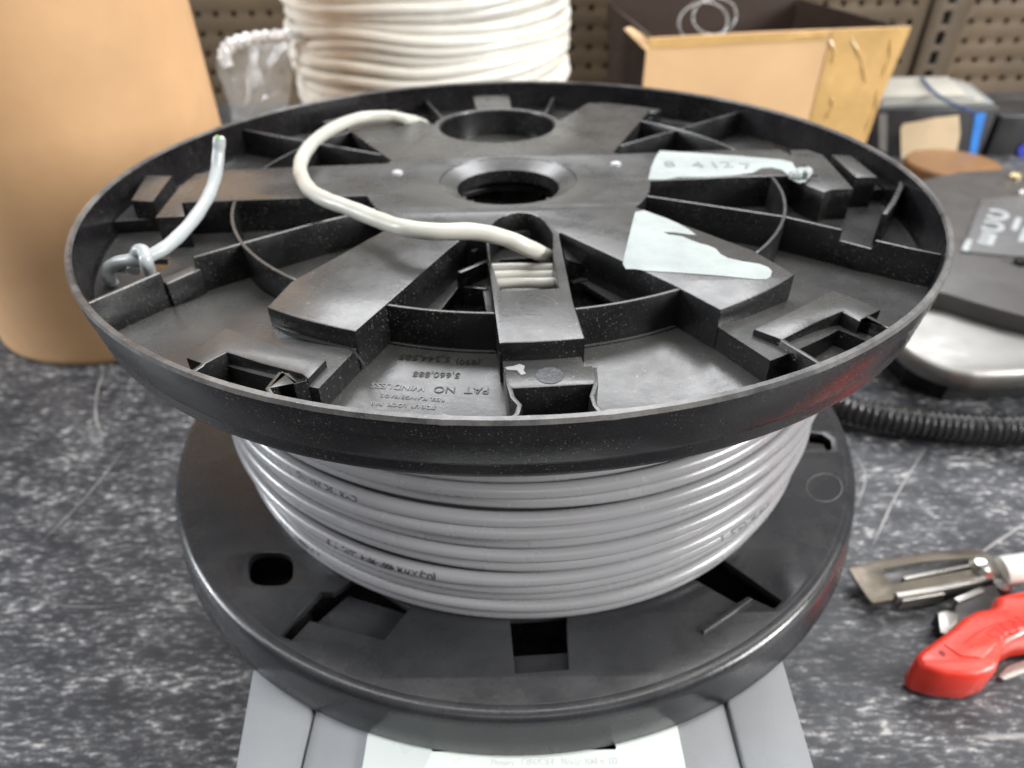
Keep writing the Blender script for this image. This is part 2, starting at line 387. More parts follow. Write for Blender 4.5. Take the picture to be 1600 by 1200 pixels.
# gussets beside the front arm
for tri in (((876, 377), (918, 415), (884, 405)),):
    v = [at(x, y, PL-.004 if k != 1 else PL-.008) for k, (x, y) in enumerate(tri)]
    lo = [Vector((p.x, p.y, FL-.006)) for p in v]
    link('gusset', frompy(v+lo, [(0, 1, 2), (3, 5, 4), (0, 3, 4, 1), (1, 4, 5, 2), (2, 5, 3, 0)]), M_black, UF)
link('gusset', rib([T(763, 405, PL-.006), T(716, 425, PL-.006)], FL-.006, PL-.006, .0016), M_black, UF)
link('gusset', rib([T(760, 378, PL-.004), T(738, 392, PL-.004)], FL-.006, PL-.004, .0016), M_black, UF)
link('gusset', rib([T(762, 453, FL), T(716, 449, FL)], FL-.005, FL+.0006, .0013), M_black, UF)
link('gusset', rib([T(893, 443, FL), T(921, 437, FL)], FL-.005, FL+.0006, .0013), M_black, UF)
link('cross_bar', rib([T(790, 364, PL-.006), T(862, 355, PL-.006)], FL-.002, PL-.006, .002), M_black, UF)
# sloping floors either side of the front sector
def slope(pts):
    top = [Vector((*T(x, y, z), z)) for x, y, z in pts]; n = len(top)
    lo = [Vector((p.x, p.y, FL-.0005)) for p in top]
    return frompy(top+lo, [tuple(range(n)), tuple(range(2*n-1, n-1, -1))]+[(i, i+n, (i+1) % n+n, (i+1) % n) for i in range(n)])
def wedge(a_pad, a_rib, zp, zr, r0, r1, t0=0, n=16):
    vs, fs = [], []
    for i in range(n+1):
        t = t0[0]+(t0[1]-t0[0])*i/n; a = a_pad+(a_rib-a_pad)*t; z = zp+(zr-zp)*(t*t*(3-2*t))
        for r in (r0, r1): vs.append((*Pq(r, a), z))
        for r in (r1, r0): vs.append((*Pq(r, a), FL-.0004))
    for i in range(n):
        for k in range(4): fs.append((i*4+k, i*4+4+k, i*4+4+(k+1) % 4, i*4+(k+1) % 4))
    fs += [(0, 1, 2, 3), (n*4+3, n*4+2, n*4+1, n*4)]
    me = frompy(vs, fs); bm = bmesh.new(); bm.from_mesh(me); bmesh.ops.recalc_face_normals(bm, faces=bm.faces); bm.to_mesh(me); bm.free(); return me
link('ledge', join(wedge(-61.2, -27.2, ML, FL+.0004, 95.3, 125.6, (0, 1)), wedge(-61.2, -27.2, ML, FL+.0004, 125.6, 138.2, (.37, 1))), M_black, UF)
link('ledge', join(wedge(-109.6, -144.0, ML, FL+.0004, 95.3, 125.6, (0, 1)), wedge(-109.6, -144.0, ML, FL+.0004, 125.6, 138.2, (.38, 1))), M_black, UF)
link('ledge', plate_mesh([Pq(108, -90.8), *arc(119.5, -90.2, -81.3, 4), Pq(108, -80.9)], [], FL-.0003, ML, .0003), M_black, UF)
# clips outside the arms: an inner bar, thin cheeks, and the open pocket against the rim
CLZ = HZ-.0062
def clip(pts): return link('clip', plate_mesh([T(x, y, CLZ) for x, y in pts], [], FL-.0003, CLZ, .0003), M_black, UF)
c = clip([(1178, 514), (1222, 531), (1272, 505), (1319, 485), (1344, 500), (1376, 484), (1340, 467), (1301, 453), (1240, 485)]); link('cheek', plate_mesh(offset_poly([T(1222, 530, CLZ), T(1282, 567, CLZ)], .0012), [], FL, CLZ-.0001, .0002), M_black, c)
link('cheek', plate_mesh(offset_poly([T(1318, 484, CLZ), T(1345, 499, CLZ), T(1352, 492, CLZ), T(1394, 513, CLZ)], .0016), [], FL, CLZ-.0001, .0002), M_black, c)
c = clip([(352, 512), (291, 559), (316, 568), (351, 549), (410, 568), (472, 584), (481, 592), (509, 563), (430, 540)]); link('cheek', plate_mesh(offset_poly([T(352, 548, CLZ), T(318, 566, CLZ), T(314, 571, CLZ), T(290, 586, CLZ)], .0013), [], FL, CLZ-.0001, .0002), M_black, c)
link('cheek', plate_mesh(offset_poly([T(479, 592, CLZ), T(461, 597, CLZ), T(448, 584, CLZ), T(438, 581, CLZ), T(418, 606, CLZ), T(428, 622, CLZ)], .0011), [], FL, CLZ-.0001, .0002), M_black, c)
c = clip([(789, 578), (793, 600), (801, 607), (860, 604), (927, 600), (931, 593), (926, 571), (860, 575)]); link('cheek', plate_mesh(offset_poly([T(792, 585, CLZ), T(795, 600, CLZ), T(801, 620, CLZ), T(812, 632, CLZ), T(808, 645, CLZ), T(797, 655, CLZ)], .0011), [], FL, CLZ-.0001, .0002), M_black, c)
link('cheek', plate_mesh(offset_poly([T(929, 573, CLZ), T(931, 600, CLZ), T(925, 618, CLZ), T(930, 632, CLZ), T(938, 643, CLZ)], .0011), [], FL, CLZ-.0001, .0002), M_black, c)
link('ejector_mark', lathe([(.0031, CLZ-.0001), (.0031, CLZ+.00012), (.0, CLZ+.00012)], T(859, 587, CLZ), 32, False), M_lower, c)
# west and east clips
o = link('clip', plate_mesh([T(204, 311, PL), T(238, 313, PL), T(268, 273, PL), T(228, 272, PL)], [], FL, PL-.0004, .0003), M_black, UF)
link('foot', plate_mesh([T(x, y, PL-.0006) for x, y in ((242, 340), (289, 338), (284, 317), (312, 315), (330, 268), (305, 272), (280, 292))], [], FL, PL-.0006, .0003), M_black, o)
o = link('clip', plate_mesh([T(1338, 275, PL), T(1372, 275, PL), T(1330, 241, PL), T(1300, 240, PL)], [], FL, PL-.0004, .0003), M_black, UF)
link('foot', plate_mesh([T(x, y, PL-.0006) for x, y in ((1238, 274), (1262, 290), (1289, 300), (1300, 296), (1334, 295), (1286, 242), (1262, 234), (1235, 234))], [], FL, PL-.0006, .0003), M_black, o)
for a0, a1 in ((172.5, 187), (1, 13.5)):
    link('ledge', plate_mesh(arc(110, a0, a1, 6)+arc(138, a1, a0, 6), [], FL-.0003, ML-.002, .0003), M_black, UF)
# north side: tile, clips and ledges
link('clip', plate_mesh(arc(96, 89, 99, 6)+arc(124, 98.2, 89.8, 6), [], FL-.0003, PL-.0003, .0003), M_black, UF)
for a0, a1 in ((54, 69), (119, 134)):
    link('clip', plate_mesh(arc(119, a0, a1, 6)+arc(127, a1, a0, 6), [], FL-.0003, CLZ, .0003), M_black, UF)
    link('ledge', plate_mesh(arc(111, a0, a1, 6)+arc(120, a1, a0, 6), [], FL-.0003, ML, .0003), M_black, UF)
for ln_ in (((1412, 271), (1409, 288), (1398, 310), (1384, 330)),):
    link('stiffening_rib', rib([T(x, y, PL) for x, y in ln_], FL-.0002, PL-.0008, .0018), M_black, UF)
link('scrape', plate_mesh([T(x, y, CLZ) for x, y in ((789, 575), (803, 573), (812, 570), (820, 573), (818, 580), (822, 585), (814, 587), (808, 580), (792, 579))], [], CLZ-.0001, CLZ+.0003, .0001), simple('scraped_white', (.20, .20, .20), .5), c)
link('crack', plate_mesh([T(x, y, ML+.0001) for x, y in ((424, 508), (450, 518), (500, 530), (545, 540), (557, 550), (569, 566), (572, 576), (562, 562), (546, 545), (500, 536), (448, 523))][::-1], [], ML-.0001, ML+.00012, .00004), simple('crack_gap', (.002, .002, .002), .9), UF)
# white moulded dots on the hub, faint ejector circle on the front arm
for x, y in ((621, 272), (962, 258)):
    q = T(x, y, PL); link('hub_pin', lathe([(.0022, PL-.0002), (.0020, PL+.0009), (.0010, PL+.0014), (0, PL+.0015)], q, 24, False), simple('pale_pin', (.35, .35, .36), .3), UF)
link('ejector_mark', lathe([(.00485, PL-.0001), (.0049, PL+.00007), (.0050, PL+.00007), (.00505, PL-.0001)], T(837, 476, PL), 48), M_worn, UF)
# moulded writing, reading from the far side
def emb(s, size, px, py, rz=180-8.0+2, z=FL, m=M_black, d=.00022):
    q = T(px, py, z); return link('moulded_writing', text_at(s, size, (q[0], q[1], z), R(rz), d), m, UF, 0)
M_emb = plastic('polished_moulding', (.02, .02, .02), .3, .3)
emb('PAT  NO', .0034, 721, 610, 176, m=M_emb); emb('(890)', .0030, 731, 566, 176, m=M_emb); emb('5,244,585', .0034, 664, 560, 174, m=M_emb)
emb('5,660,888', .0030, 682, 586, 175, m=M_emb)
M_pale = simple('pale_letters', (.17, .17, .18), .4)  # paler grey than the other moulded lettering
emb('WINDLESS', .0028, 622, 605, 172, m=M_pale)
for k, (px, py) in enumerate(((645, 622), (630, 634))): emb('REEL FLANGE MADE' if k == 0 else 'SIDE UP  LOCK  TAB', .0017, px, py, 172, m=M_pale)
# torn paper label
def sheet(pts, z, th=.00018, lift=None):
    poly = [T(x, y, z) for x, y in pts]; return plate_mesh(poly, [], z+.00003, z+th, .00003)
la = link('paper_label', sheet([(1013, 281), (1017, 262), (1024, 246), (1031, 236), (1080, 239), (1150, 244), (1220, 250), (1238, 254), (1242, 262), (1254, 268), (1261, 274), (1260, 284), (1249, 286), (1240, 283), (1234, 276), (1222, 266), (1205, 262), (1190, 263), (1176, 270), (1140, 275), (1100, 277), (1060, 277), (1040, 281)], PL), M_paper, UF)
la['label'] = 'torn strip of white paper label on the right arm, with faint digits'
for s, x, y in (('8', 1046, 258), ('4', 1090, 259), ('12', 1126, 259), ('7', 1166, 261)):
    q = T(x, y, PL); link('digit', text_at(s, .009, (q[0], q[1], PL+.0003), R(0), .00003), simple('faded_ink', (.17, .19, .20), .6), la, 0)
curl = spline([Vector((*T(x, y, PL), PL+.0012)) for x, y in ((1236, 277), (1244, 281), (1250, 274), (1256, 280), (1261, 272))], 6)
link('curled_scrap', tube_mesh(curl, .0016, 8, rf=lambda i: .0012+.0007*abs(sin(i*1.3))), M_paper, la)
lb = link('paper_label', sheet([(992, 332), (1006, 329), (1022, 335), (1042, 342), (1060, 350), (1076, 359), (1088, 368), (1076, 367), (1056, 364), (1036, 363), (1044, 367), (1066, 370), (1080, 376), (1094, 381), (1106, 384), (1118, 389), (1126, 398), (1138, 404), (1160, 409), (1186, 413), (1200, 418), (1206, 424), (1204, 433), (1196, 437), (1180, 437), (1120, 431), (1050, 426), (1010, 424), (992, 421), (978, 421), (973, 413), (976, 398)], PL), M_paper, UF)
lb['label'] = 'blank torn triangle of white paper label on the front right arm'
# drum between the flanges
link('drum', lathe([(.056, LZ-.002), (.056, FL-.0022), (.0525, FL-.0022), (.0525, LZ+.004), (.012, LZ+.002), (.012, LZ-.002)], (0, .004), 96), M_lower, spool)
link('cover_disc', plate_mesh(arc(88, 0, 357, 100), [[Pq(86, -93), Pq(86, -79.5), Pq(60, -77), Pq(60, -96)]], FL-.0062, FL-.005, .0002), M_rim, UF)
# lower flange
def T0(px, py): v = at(px, py, LZ); return (v.x, v.y)
def P0(r, a): return Pq(r, a, (0, 0))
def arc0(r, a0, a1, n=12): return [P0(r, a0+(a1-a0)*i/n) for i in range(n+1)]
LC = (0, -.004)
lprof = [(.1302, LZ-.0028), (.1302, LZ), (.1316, LZ-.0001), (.1328, LZ-.0005), (.1337, LZ-.0013), (.1343, LZ-.0026), (.1346, LZ-.004), (.1353, LZ-.010), (.1363, LZ-.0154), (.1359, LZ-.0164), (.1340, LZ-.0164), (.1330, LZ-.0028)]
LF = link('lower_flange', lathe(lprof, LC, 300), M_lower, spool, 35)
LF['label'] = 'lower flange, smooth charcoal side facing up under the cable'
holesL = [
 [P0(108, -91.0), P0(125.3, -90.2), P0(125.3, -83.3), P0(108, -82.0)],
 [T0(1105, 862), T0(1127, 872), T0(1222, 939), T0(1210, 951), T0(1168, 932), T0(1150, 943), T0(1085, 905), T0(1060, 890)],
 [T0(436, 992), T0(456, 1000), T0(484, 970), T0(600, 1000), T0(640, 950), T0(560, 900), T0(520, 925), T0(500, 925)],
 [T0(423+35*math.copysign(abs(cos(t))**.6, cos(t)), 889+26*math.copysign(abs(sin(t))**.7, sin(t))) for t in [-2*pi*i/36 for i in range(36)]][::-1],
 [T0(1262, 676), T0(1284, 678), T0(1298, 688), T0(1300, 702), T0(1292, 704), T0(1286, 694), T0(1262, 691)],
]
link('face_plate', plate_mesh([Pq(130.4, 1.5*q, LC) for q in range(240)], holesL, LZ-.003, LZ+.00003, .0003), M_lower, LF)
for pts, dz in (([P0(118, -91), P0(125.6, -90.4), P0(125.6, -83.1), P0(118, -82.5)], .0038),
                ([T0(478, 972), T0(600, 1006), T0(645, 950), T0(540, 918)], .0042),
                ([T0(1030, 905), T0(1085, 890), T0(1165, 935), T0(1100, 985)], .0042)):
    link('recess_floor', plate_mesh(pts, [], LZ-dz-.002, LZ-dz+.0, .0002), M_lower, LF)
link('fin', plate_mesh(offset_poly([T0(1097, 990), T0(1172, 938)], .0012), [], LZ-.002, LZ+.0014, .0003), M_lower, LF)
link('deep_web', lathe([(.03, LZ-.0145), (.133, LZ-.0145), (.133, LZ-.0155), (.03, LZ-.0155)], LC, 120), M_rim, LF)
ring = [Vector((*T0(1288+28*cos(t), 762+22*sin(t)), LZ)) for t in [i*pi/12 for i in range(24)]]
link('scuffed_ring', tube_mesh(ring, .0002, 6, closed=True), M_worn, LF)

# ================================================================= WOUND CABLE
wc = empty('wound_cable', (0, .004, LZ), 'grey cable wound in even turns on the black spool, ends poking through the upper flange', 'cable')
rc = .00222
def turn(rad, z, seed, cx=0, cy=.004, r=rc, n=200, wob=.0009):
    path = []
    for i in range(n):
        a = 2*pi*i/n
        dr = noise.noise(Vector((cos(a)*1.2, sin(a)*1.2, seed*3.1)))*wob; dz = noise.noise(Vector((cos(a)*1.1, sin(a)*1.1, seed*5.7+9)))*wob*1.4
        path.append(Vector((cx+(rad+dr)*cos(a), cy+(rad+dr)*sin(a), z+dz)))
    return tube_mesh(path, r, 14, closed=True)
mesh_list = []; turns = []
ZT = FL-.002-.0075
nt_ = 16
for k in range(nt_):
    t = k/(nt_-1); z = LZ+rc+.0004+t*(ZT-LZ-2*rc)
    rad = .1095+.0030*sin(pi*min(1, t*1.1))+.0025*t+(0, .0009, -.0012, .0004, .0011, -.0009, 0, -.0014, .0008, .0002, -.0012, .0006, 0, .0005, -.0008, .0006)[k]-rc
    turns.append((rad, z)); mesh_list.append(turn(rad, z, k, cx=.0028, cy=.0+.008*t))
for k in range(10):
    mesh_list.append(turn(.1075-k*.0054, ZT-rc+.001*(k % 2), 40+k, cy=.008))
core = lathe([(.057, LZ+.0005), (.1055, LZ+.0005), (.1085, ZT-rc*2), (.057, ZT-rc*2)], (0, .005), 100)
link('inner_layers', core, simple('shaded_cable_layers', (.10, .10, .10), .6), wc)  # core coloured darker to put shade into the gaps between turns
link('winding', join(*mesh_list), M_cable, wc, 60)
# printed legend following the turns
def print_on(s, k, a0, size, up=-1, phi0=.25, bold=0):
    rad, z = turns[k]; t = k/(nt_-1); cy = .008*t
    me = text_mesh(s, size, .00001, bold)
    xs = [v.co.x for v in me.vertices]
    for v in me.vertices:
        a = R(a0)+v.co.x*up/(rad+rc); ph = phi0+v.co.y*up/rc
        wr = noise.noise(Vector((cos(a)*1.2, sin(a)*1.2, k*3.1)))*.0009; wz = noise.noise(Vector((cos(a)*1.1, sin(a)*1.1, k*5.7+9)))*.00126
        rr = rad+wr+(rc+.00005)*cos(ph); v.co = Vector((.0028+rr*cos(a), cy+rr*sin(a), z+wz+(rc+.00005)*sin(ph)))
    return link('printed_legend', me, M_ink, wc, 0)
print_on('(UL) AWM 4006-9064  LUFL  T  S', 4, -112, .0026, -1, .30, .00006)
print_on('CMR 75C 24AWG', 9, -119, .0028, -1)
print_on('E13 4200 FT  CMR', 1, -131, .0028, -1)
print_on('E LISTED 75C (UL)', 3, -52, .003, 1)
M_end = simple('pale_cable_jacket', (.34, .365, .375), .3, var=.05)
def pt(px, py, z): return at(px, py, z)
loop = [(664, 196, PL-.004), (650, 190, PL-.001), (634, 187, PL+.0016), (605, 182, PL+.0030), (560, 185, PL+.004), (522, 200, PL+.005), (490, 222, PL+.006), (472, 248, PL+.006), (470, 272, PL+.0062),
        (485, 297, PL+.0068), (512, 313, PL+.0072), (545, 325, PL+.0072), (590, 343, PL+.0075), (630, 356, PL+.0085), (680, 362, PL+.0085), (738, 362, PL+.0075), (785, 371, PL+.005), (825, 387, PL+.001), (852, 400, PL-.005), (862, 408, PL-.012), (868, 412, PL-.020)]
o = link('cable_loop', tube_mesh(spline([pt(*q) for q in loop], 8), .0024, 20, rf=lambda i: .0024*(1+.035*sin(i*.7)*sin(i*.23))), M_loop, wc)
o['label'] = 'ivory loop of cable lying over the hub from the back left arm to the front slot'
for k, (y0, y1) in enumerate(((420, 419), (432, 430), (444, 441))):
    a, b = pt(765+k*2, y0, PL-.006), pt(873+k*2, y1, PL-.006)
    link('strand', tube_mesh(spline([a, a.lerp(b, .35)+Vector((0, .0002, .0001)), a.lerp(b, .7)-Vector((0, .0001, 0)), b], 6), .00155, 14), M_loop, wc)
tail = [(178, 448, FL-.002), (170, 432, FL+.004), (173, 417, PL-.004), (190, 409, PL-.002), (214, 405, PL-.0005), (240, 397, PL), (268, 379, PL+.001), (300, 346, PL+.003), (325, 308, PL+.006), (337, 274, PL+.010), (341, 243, PL+.015), (343, 216, PL+.020)]
tp = spline([pt(*q) for q in tail], 8)
ce = link('cable_end', tube_mesh(tp, .0019, 20, rf=lambda i: .0019*(1+.03*sin(i*.9))), M_end, wc); ce['label'] = 'cut cable end standing up at the left with coloured cores showing'
kn = [(208, 424, PL-.004), (211, 406, PL-.002), (215, 393, PL+.002), (222, 391, PL+.003), (227, 398, PL+.0025), (229, 410, PL+.001), (233, 424, PL-.004)]
kn_old = [(206, 426, PL-.004), (209, 402, PL-.0015), (214, 389, PL+.004), (224, 388, PL+.0055), (229, 397, PL+.005), (230, 410, PL+.003), (234, 424, PL-.004)]
link('knot', tube_mesh(spline([pt(*q) for q in kn], 8), .0018, 16), M_end, ce)
d = (tp[-1]-tp[-3]).normalized(); q = d.to_track_quat('Z', 'Y').to_matrix().to_4x4(); tip = tp[-1]
for k, c in enumerate(((.55, .06, .04), (.05, .4, .08), (.7, .7, .68), (.03, .03, .03))):
    a = k*pi/2+.4; me = lathe([(.0007, -.001), (.0007, .0006), (.0004, .0008), (0, .0008)], (.00085*cos(a), .00085*sin(a)), 16, False)
    me.transform(Matrix.Translation(tip) @ q); link('core', me, simple('core_insulation', c, .4), ce)
me = lathe([(.00185, .0001), (.0005, .00015), (0, .00015)], (0, 0), 20, False); me.transform(Matrix.Translation(tip) @ q)
link('jacket_face', me, simple('white_filler', (.7, .7, .68), .5), ce)

# ================================================================= SCALE-LIKE BASE under the spool
BZ = LZ-.0168
M_grey = simple('grey_plastic_case', (.235, .245, .26), .42, var=.06, vs=30, bump=.2, bs=1200)
base = empty('bench_scale', (0, -.03, 0), 'light grey plastic bench scale with a white front label, under the spool', 'scale')
def rrect(x0, x1, y0, y1, r, n=6):
    o = []
    for cx, cy, a in ((x1-r, y1-r, 0), (x0+r, y1-r, 90), (x0+r, y0+r, 180), (x1-r, y0+r, 270)):
        o += [(cx+r*cos(R(a+90*i/n)), cy+r*sin(R(a+90*i/n))) for i in range(n+1)]
    return o
z1 = BZ-.0005
link('case', plate_mesh(rrect(-.0595, .0610, -.190, .09, .002), [rrect(-.024, .0275, -.1385, -.11, .001)], 0, z1-.0012, .0008), M_grey, base)
link('side_grip', plate_mesh([(-.0600, -.190), (-.0600, .09), (-.075, .085), (-.089, .02), (-.0835, -.08), (-.0815, -.114), (-.0775, -.142), (-.076, -.190)][::-1], [], .0, z1, .0012), M_grey, base)
link('side_grip', plate_mesh([(.0615, -.190), (.0615, .09), (.075, .085), (.089, .02), (.0845, -.08), (.0822, -.114), (.0805, -.142), (.079, -.190)], [], .0, z1, .0012), M_grey, base)
M_lab = simple('glossy_white_label', (.55, .59, .575), .3, var=.03)
link('front_label', plate_mesh(rrect(-.0425, .0455, -.185, -.119, .001), [rrect(-.024, .0275, -.1385, -.11, .0006)], z1-.0011, z1+.0004, .0002), M_lab, base)
link('display_window', plate_mesh(rrect(-.0239, .0274, -.1384, -.1101, .0006), [], z1-.004, z1-.002, .0002), M_rim, base)
link('label_print', join(text_at('Power  ON/OFF  Body 200 x 10', .0026, (.010, -.1415, z1+.0005), 0, .00001)), simple('pale_print', (.62, .66, .65), .5), base, 0)

# ================================================================= KRAFT DRUM
M_kraft = simple('kraft_board', (.55, .335, .175), .62, var=.09, vs=16, bump=.3, bs=300, spec=.3)
kd = empty('fibre_drum', (-.295, .237, 0), 'tall plain kraft cardboard drum standing on the worktop at the far left', 'drum')
link('wall', lathe([(.0905, .0), (.0928, .003), (.0932, .006), (.0932, .52), (.0905, .52)], (-.295, .237), 160), M_kraft, kd)
link('bottom', lathe([(.0904, .001), (.0904, .005), (0, .005)], (-.295, .237), 64, False), M_kraft, kd)

# ================================================================= WHITE CABLE COIL BEHIND
M_wc = simple('white_cable_jacket', (.70, .685, .63), .32, var=.08, vs=18, spec=.6)
cw = empty('white_cable_coil', (-.070, .445, 0), 'thick coil of white cable in shrink wrap, standing behind the black spool', 'cable coil')
ml = []
zz = .014; k = 0
while zz < .26:
    n = 160; path = []
    rad = .120+.0014*sin(k*1.9)
    for i in range(n):
        a = 2*pi*i/n; path.append(Vector((-.070+(rad+.003*noise.noise(Vector((cos(a)*1.5, sin(a)*1.5, k*.8))))*cos(a), .445+rad*sin(a), zz+.007*noise.noise(Vector((cos(a)*1.3, sin(a)*1.3, k*.35+20)))+.004*sin(a+.6))))
    ml.append(tube_mesh(path, .0046, 12, closed=True)); zz += .0074+.0010*sin(k*1.3); k += 1
ml.append(lathe([(.05, .012), (.1175, .012), (.1175, .262), (.05, .262)], (-.070, .445), 80))
link('winding', join(*ml), M_wc, cw, 60)
link('flange', lathe([(.045, 0), (.125, 0), (.125, .008), (.045, .008)], (-.070, .445), 100), M_lower, cw)
def film_mat():
    m, nt, b = nodes('clear_film'); b.inputs['Base Color'].default_value = (.8, .8, .78, 1); b.inputs['Roughness'].default_value = .12
    b.inputs['Alpha'].default_value = .28; b.inputs['Specular IOR Level'].default_value = .8
    v = coords(nt); bp = N(nt, 'ShaderNodeBump', Strength=.7, Distance=.004); nt.links.new(tex(nt, 60, 4, .6, v), bp.inputs['Height']); nt.links.new(bp.outputs[0], b.inputs['Normal']); return m
M_film = film_mat()
def crumple(fn, nu, nv, amp, seed):
    vs, fs = [], []
    for i in range(nu+1):
        for j in range(nv+1):
            p = Vector(fn(i/nu, j/nv)); q = p*28+Vector((seed, 0, 0)); vs.append(p+Vector((noise.noise(q), noise.noise(q+Vector((7, 3, 1))), noise.noise(q+Vector((1, 9, 4)))))*amp)
    for i in range(nu):
        for j in range(nv): a = i*(nv+1)+j; fs.append((a, a+1, a+nv+2, a+nv+1))
    return frompy(vs, fs)
A, B = aty(452, 45, .40), aty(345, 75, .43); C_, D_ = aty(456, 200, .40), aty(352, 230, .43)
link('shrink_wrap', crumple(lambda u, v: (A.lerp(B, u)).lerp(C_.lerp(D_, u), v), 30, 24, .010, 2), M_film, cw, 80)
tw = spline([aty(455, 55, .36), aty(420, 58, .37), aty(385, 62, .37), aty(358, 72, .37), aty(350, 88, .37), aty(356, 103, .37)], 8)
link('twisted_wrap', tube_mesh(tw, .004, 8, rf=lambda i: .0034+.0022*abs(sin(i*.9))), simple('milky_film', (.62, .63, .64), .18, var=.2, vs=120, bump=.6, bs=200), cw)

# ================================================================= OPEN CARDBOARD BOX
M_box = simple('corrugated_board', (.66, .43, .235), .68, var=.08, vs=14, bump=.15, bs=250, spec=.3)
M_tape = simple('brown_packing_tape', (.60, .38, .15), .22, var=.14, vs=25, spec=.7, bump=1, bs=60)
YB = .505
def bx_pt(px, py): v = aty(px, py, YB); return v
fl, fr = bx_pt(1012, 60), bx_pt(1408, 45)
x0, x1, zt = fl.x, fr.x-.012, (fl.z+fr.z)/2
bxo = empty('cardboard_box', ((x0+x1)/2, YB+.12, 0), 'open brown cardboard carton with packing tape down its right corner', 'box')
# slightly irregular front panel
def panel(pts, th, nrm):
    a = [Vector(p) for p in pts]; b = [p+Vector(nrm)*th for p in a]; n = len(a)
    me = frompy(a+b, [tuple(range(n)), tuple(range(2*n-1, n-1, -1))]+[(i, i+n, (i+1) % n+n, (i+1) % n) for i in range(n)])
    bm = bmesh.new(); bm.from_mesh(me); bmesh.ops.recalc_face_normals(bm, faces=bm.faces); bm.to_mesh(me); bm.free(); return me
link('front_panel', panel([(x0, YB, 0), (x1+.008, YB, 0), (x1+.012, YB, zt*.55), (x1+.021, YB, zt+.004), ((x0+x1)/2, YB, zt+.0015), (x0, YB, fl.z)], .0035, (0, 1, 0)), M_box, bxo, 0)
M_in = simple('shaded_carton_inside', (.030, .016, .010), .6, var=.15)  # the carton's inner shade is painted in as a much darker board colour
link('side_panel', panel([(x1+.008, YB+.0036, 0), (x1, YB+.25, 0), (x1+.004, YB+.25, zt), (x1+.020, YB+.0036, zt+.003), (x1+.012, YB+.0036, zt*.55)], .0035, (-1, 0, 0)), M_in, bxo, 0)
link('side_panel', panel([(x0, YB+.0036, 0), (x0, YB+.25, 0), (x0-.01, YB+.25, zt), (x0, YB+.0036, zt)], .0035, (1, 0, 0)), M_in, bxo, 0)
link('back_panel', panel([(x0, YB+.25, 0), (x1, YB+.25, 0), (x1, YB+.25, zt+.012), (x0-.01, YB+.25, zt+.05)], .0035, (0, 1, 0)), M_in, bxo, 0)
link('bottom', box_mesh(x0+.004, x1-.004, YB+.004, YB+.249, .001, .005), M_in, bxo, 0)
f1, f2, f3, f4 = aty(1012, 78, YB-.003), aty(978, 45, YB+.03), aty(985, 42, YB+.06), aty(1016, 62, YB+.004)
link('flap', panel([f1, f2, f3, f4], .003, (-.7, -.3, 0)), M_box, bxo, 0)
tl = aty(1285, 100, YB-.0006).x
link('tape', panel([(tl, YB-.0005, .001), (x1+.0085, YB-.0005, .001), (x1+.0125, YB-.0005, zt*.55), (x1+.0213, YB-.0005, zt+.0042), (tl+.002, YB-.0005, zt+.0022)], .0003, (0, -1, 0)), M_tape, bxo, 0)
link('tape', panel([(x0+.001, YB-.0005, fl.z-.009), (tl-.001, YB-.0005, zt-.006), (tl-.001, YB-.0005, zt+.0018), (x0+.001, YB-.0005, fl.z)], .0003, (0, -1, 0)), M_tape, bxo, 0)
for a_, b_ in (((1296, 62), (1300, 100)), ((1330, 60), (1352, 128)), ((1392, 60), (1378, 120)), ((1300, 150), (1290, 185)), ((1372, 140), (1352, 205)), ((1240, 58), (1292, 52))):
    p_, q_ = aty(*a_, YB-.0009), aty(*b_, YB-.0009); md = p_.lerp(q_, .5)+Vector((.003, 0, 0))
    link('tape_wrinkle', tube_mesh(spline([p_, md, q_], 6), .0011, 8, rf=lambda i: .0004+.0010*abs(sin(i*.5))), M_tape, bxo)
# steel rings lying in the carton
cr = empty('wire_ring', ((x0+.065), YB+.11, .006), 'shiny bent metal ring sticking out of the open cardboard carton', 'ring')
for k, (px, py, rr) in enumerate(((1100, 26, .026), (1118, 16, .024))):
    c = aty(px, py, YB+.07+.03*k); path = [c+Vector((rr*cos(t), .006*sin(t), rr*.72*sin(t)-.006)) for t in [2*pi*i/60 for i in range(60)]]
    link('hoop', tube_mesh(path, .0012, 10, closed=True), simple('bright_wire', (.5, .5, .5), .25, metal=1), cr)
link('grey_roll', lathe([(.018, .006), (.034, .006), (.034, .102), (.018, .102)], (x0+.065, YB+.11), 48), simple('dull_grey', (.05, .045, .04), .5), cr)

# ================================================================= BLACK CARTON WITH PAPERS
YK = .548
k0, k1 = aty(1372, 170, YK), aty(1562, 168, YK)
M_bk = simple('black_carton_print', (.018, .018, .02), .38, var=.3, vs=30)
bk = empty('black_carton', ((k0.x+k1.x)/2, YK+.06, 0), 'black printed carton with a tan label and a blue stripe, beside the open box', 'box')
link('body', box_mesh(k0.x, k1.x, YK, YK+.13, 0, k0.z, .0015), M_bk, bk, 40)
def face_quad(pts, y, m, name, th=.0006): return link(name, panel([aty(x, yy, y) for x, yy in pts], th, (0, -1, 0)), m, bk, 0)
face_quad([(1408, 249), (1407, 200), (1412, 193), (1432, 190), (1460, 184), (1498, 180), (1500, 210), (1493, 244), (1450, 247)], YK-.0003, simple('tan_label', (.56, .43, .28), .6, var=.08), 'tan_label')
face_quad([(1514, 240), (1524, 176), (1541, 176), (1532, 210), (1524, 246)], YK-.0003, simple('blue_print', (.03, .18, .55), .35, var=.3, vs=25), 'blue_stripe')
c0, c1 = aty(1566, 180, YK), aty(1690, 178, YK)
bk2 = empty('black_case', ((c0.x+c1.x)/2, YK+.03, 0), 'low black case with a deep blue patch, right of the black carton', 'case')
link('body', box_mesh(c0.x, c1.x, YK+.001, YK+.07, 0, c0.z, .003), M_bk, bk2, 40)
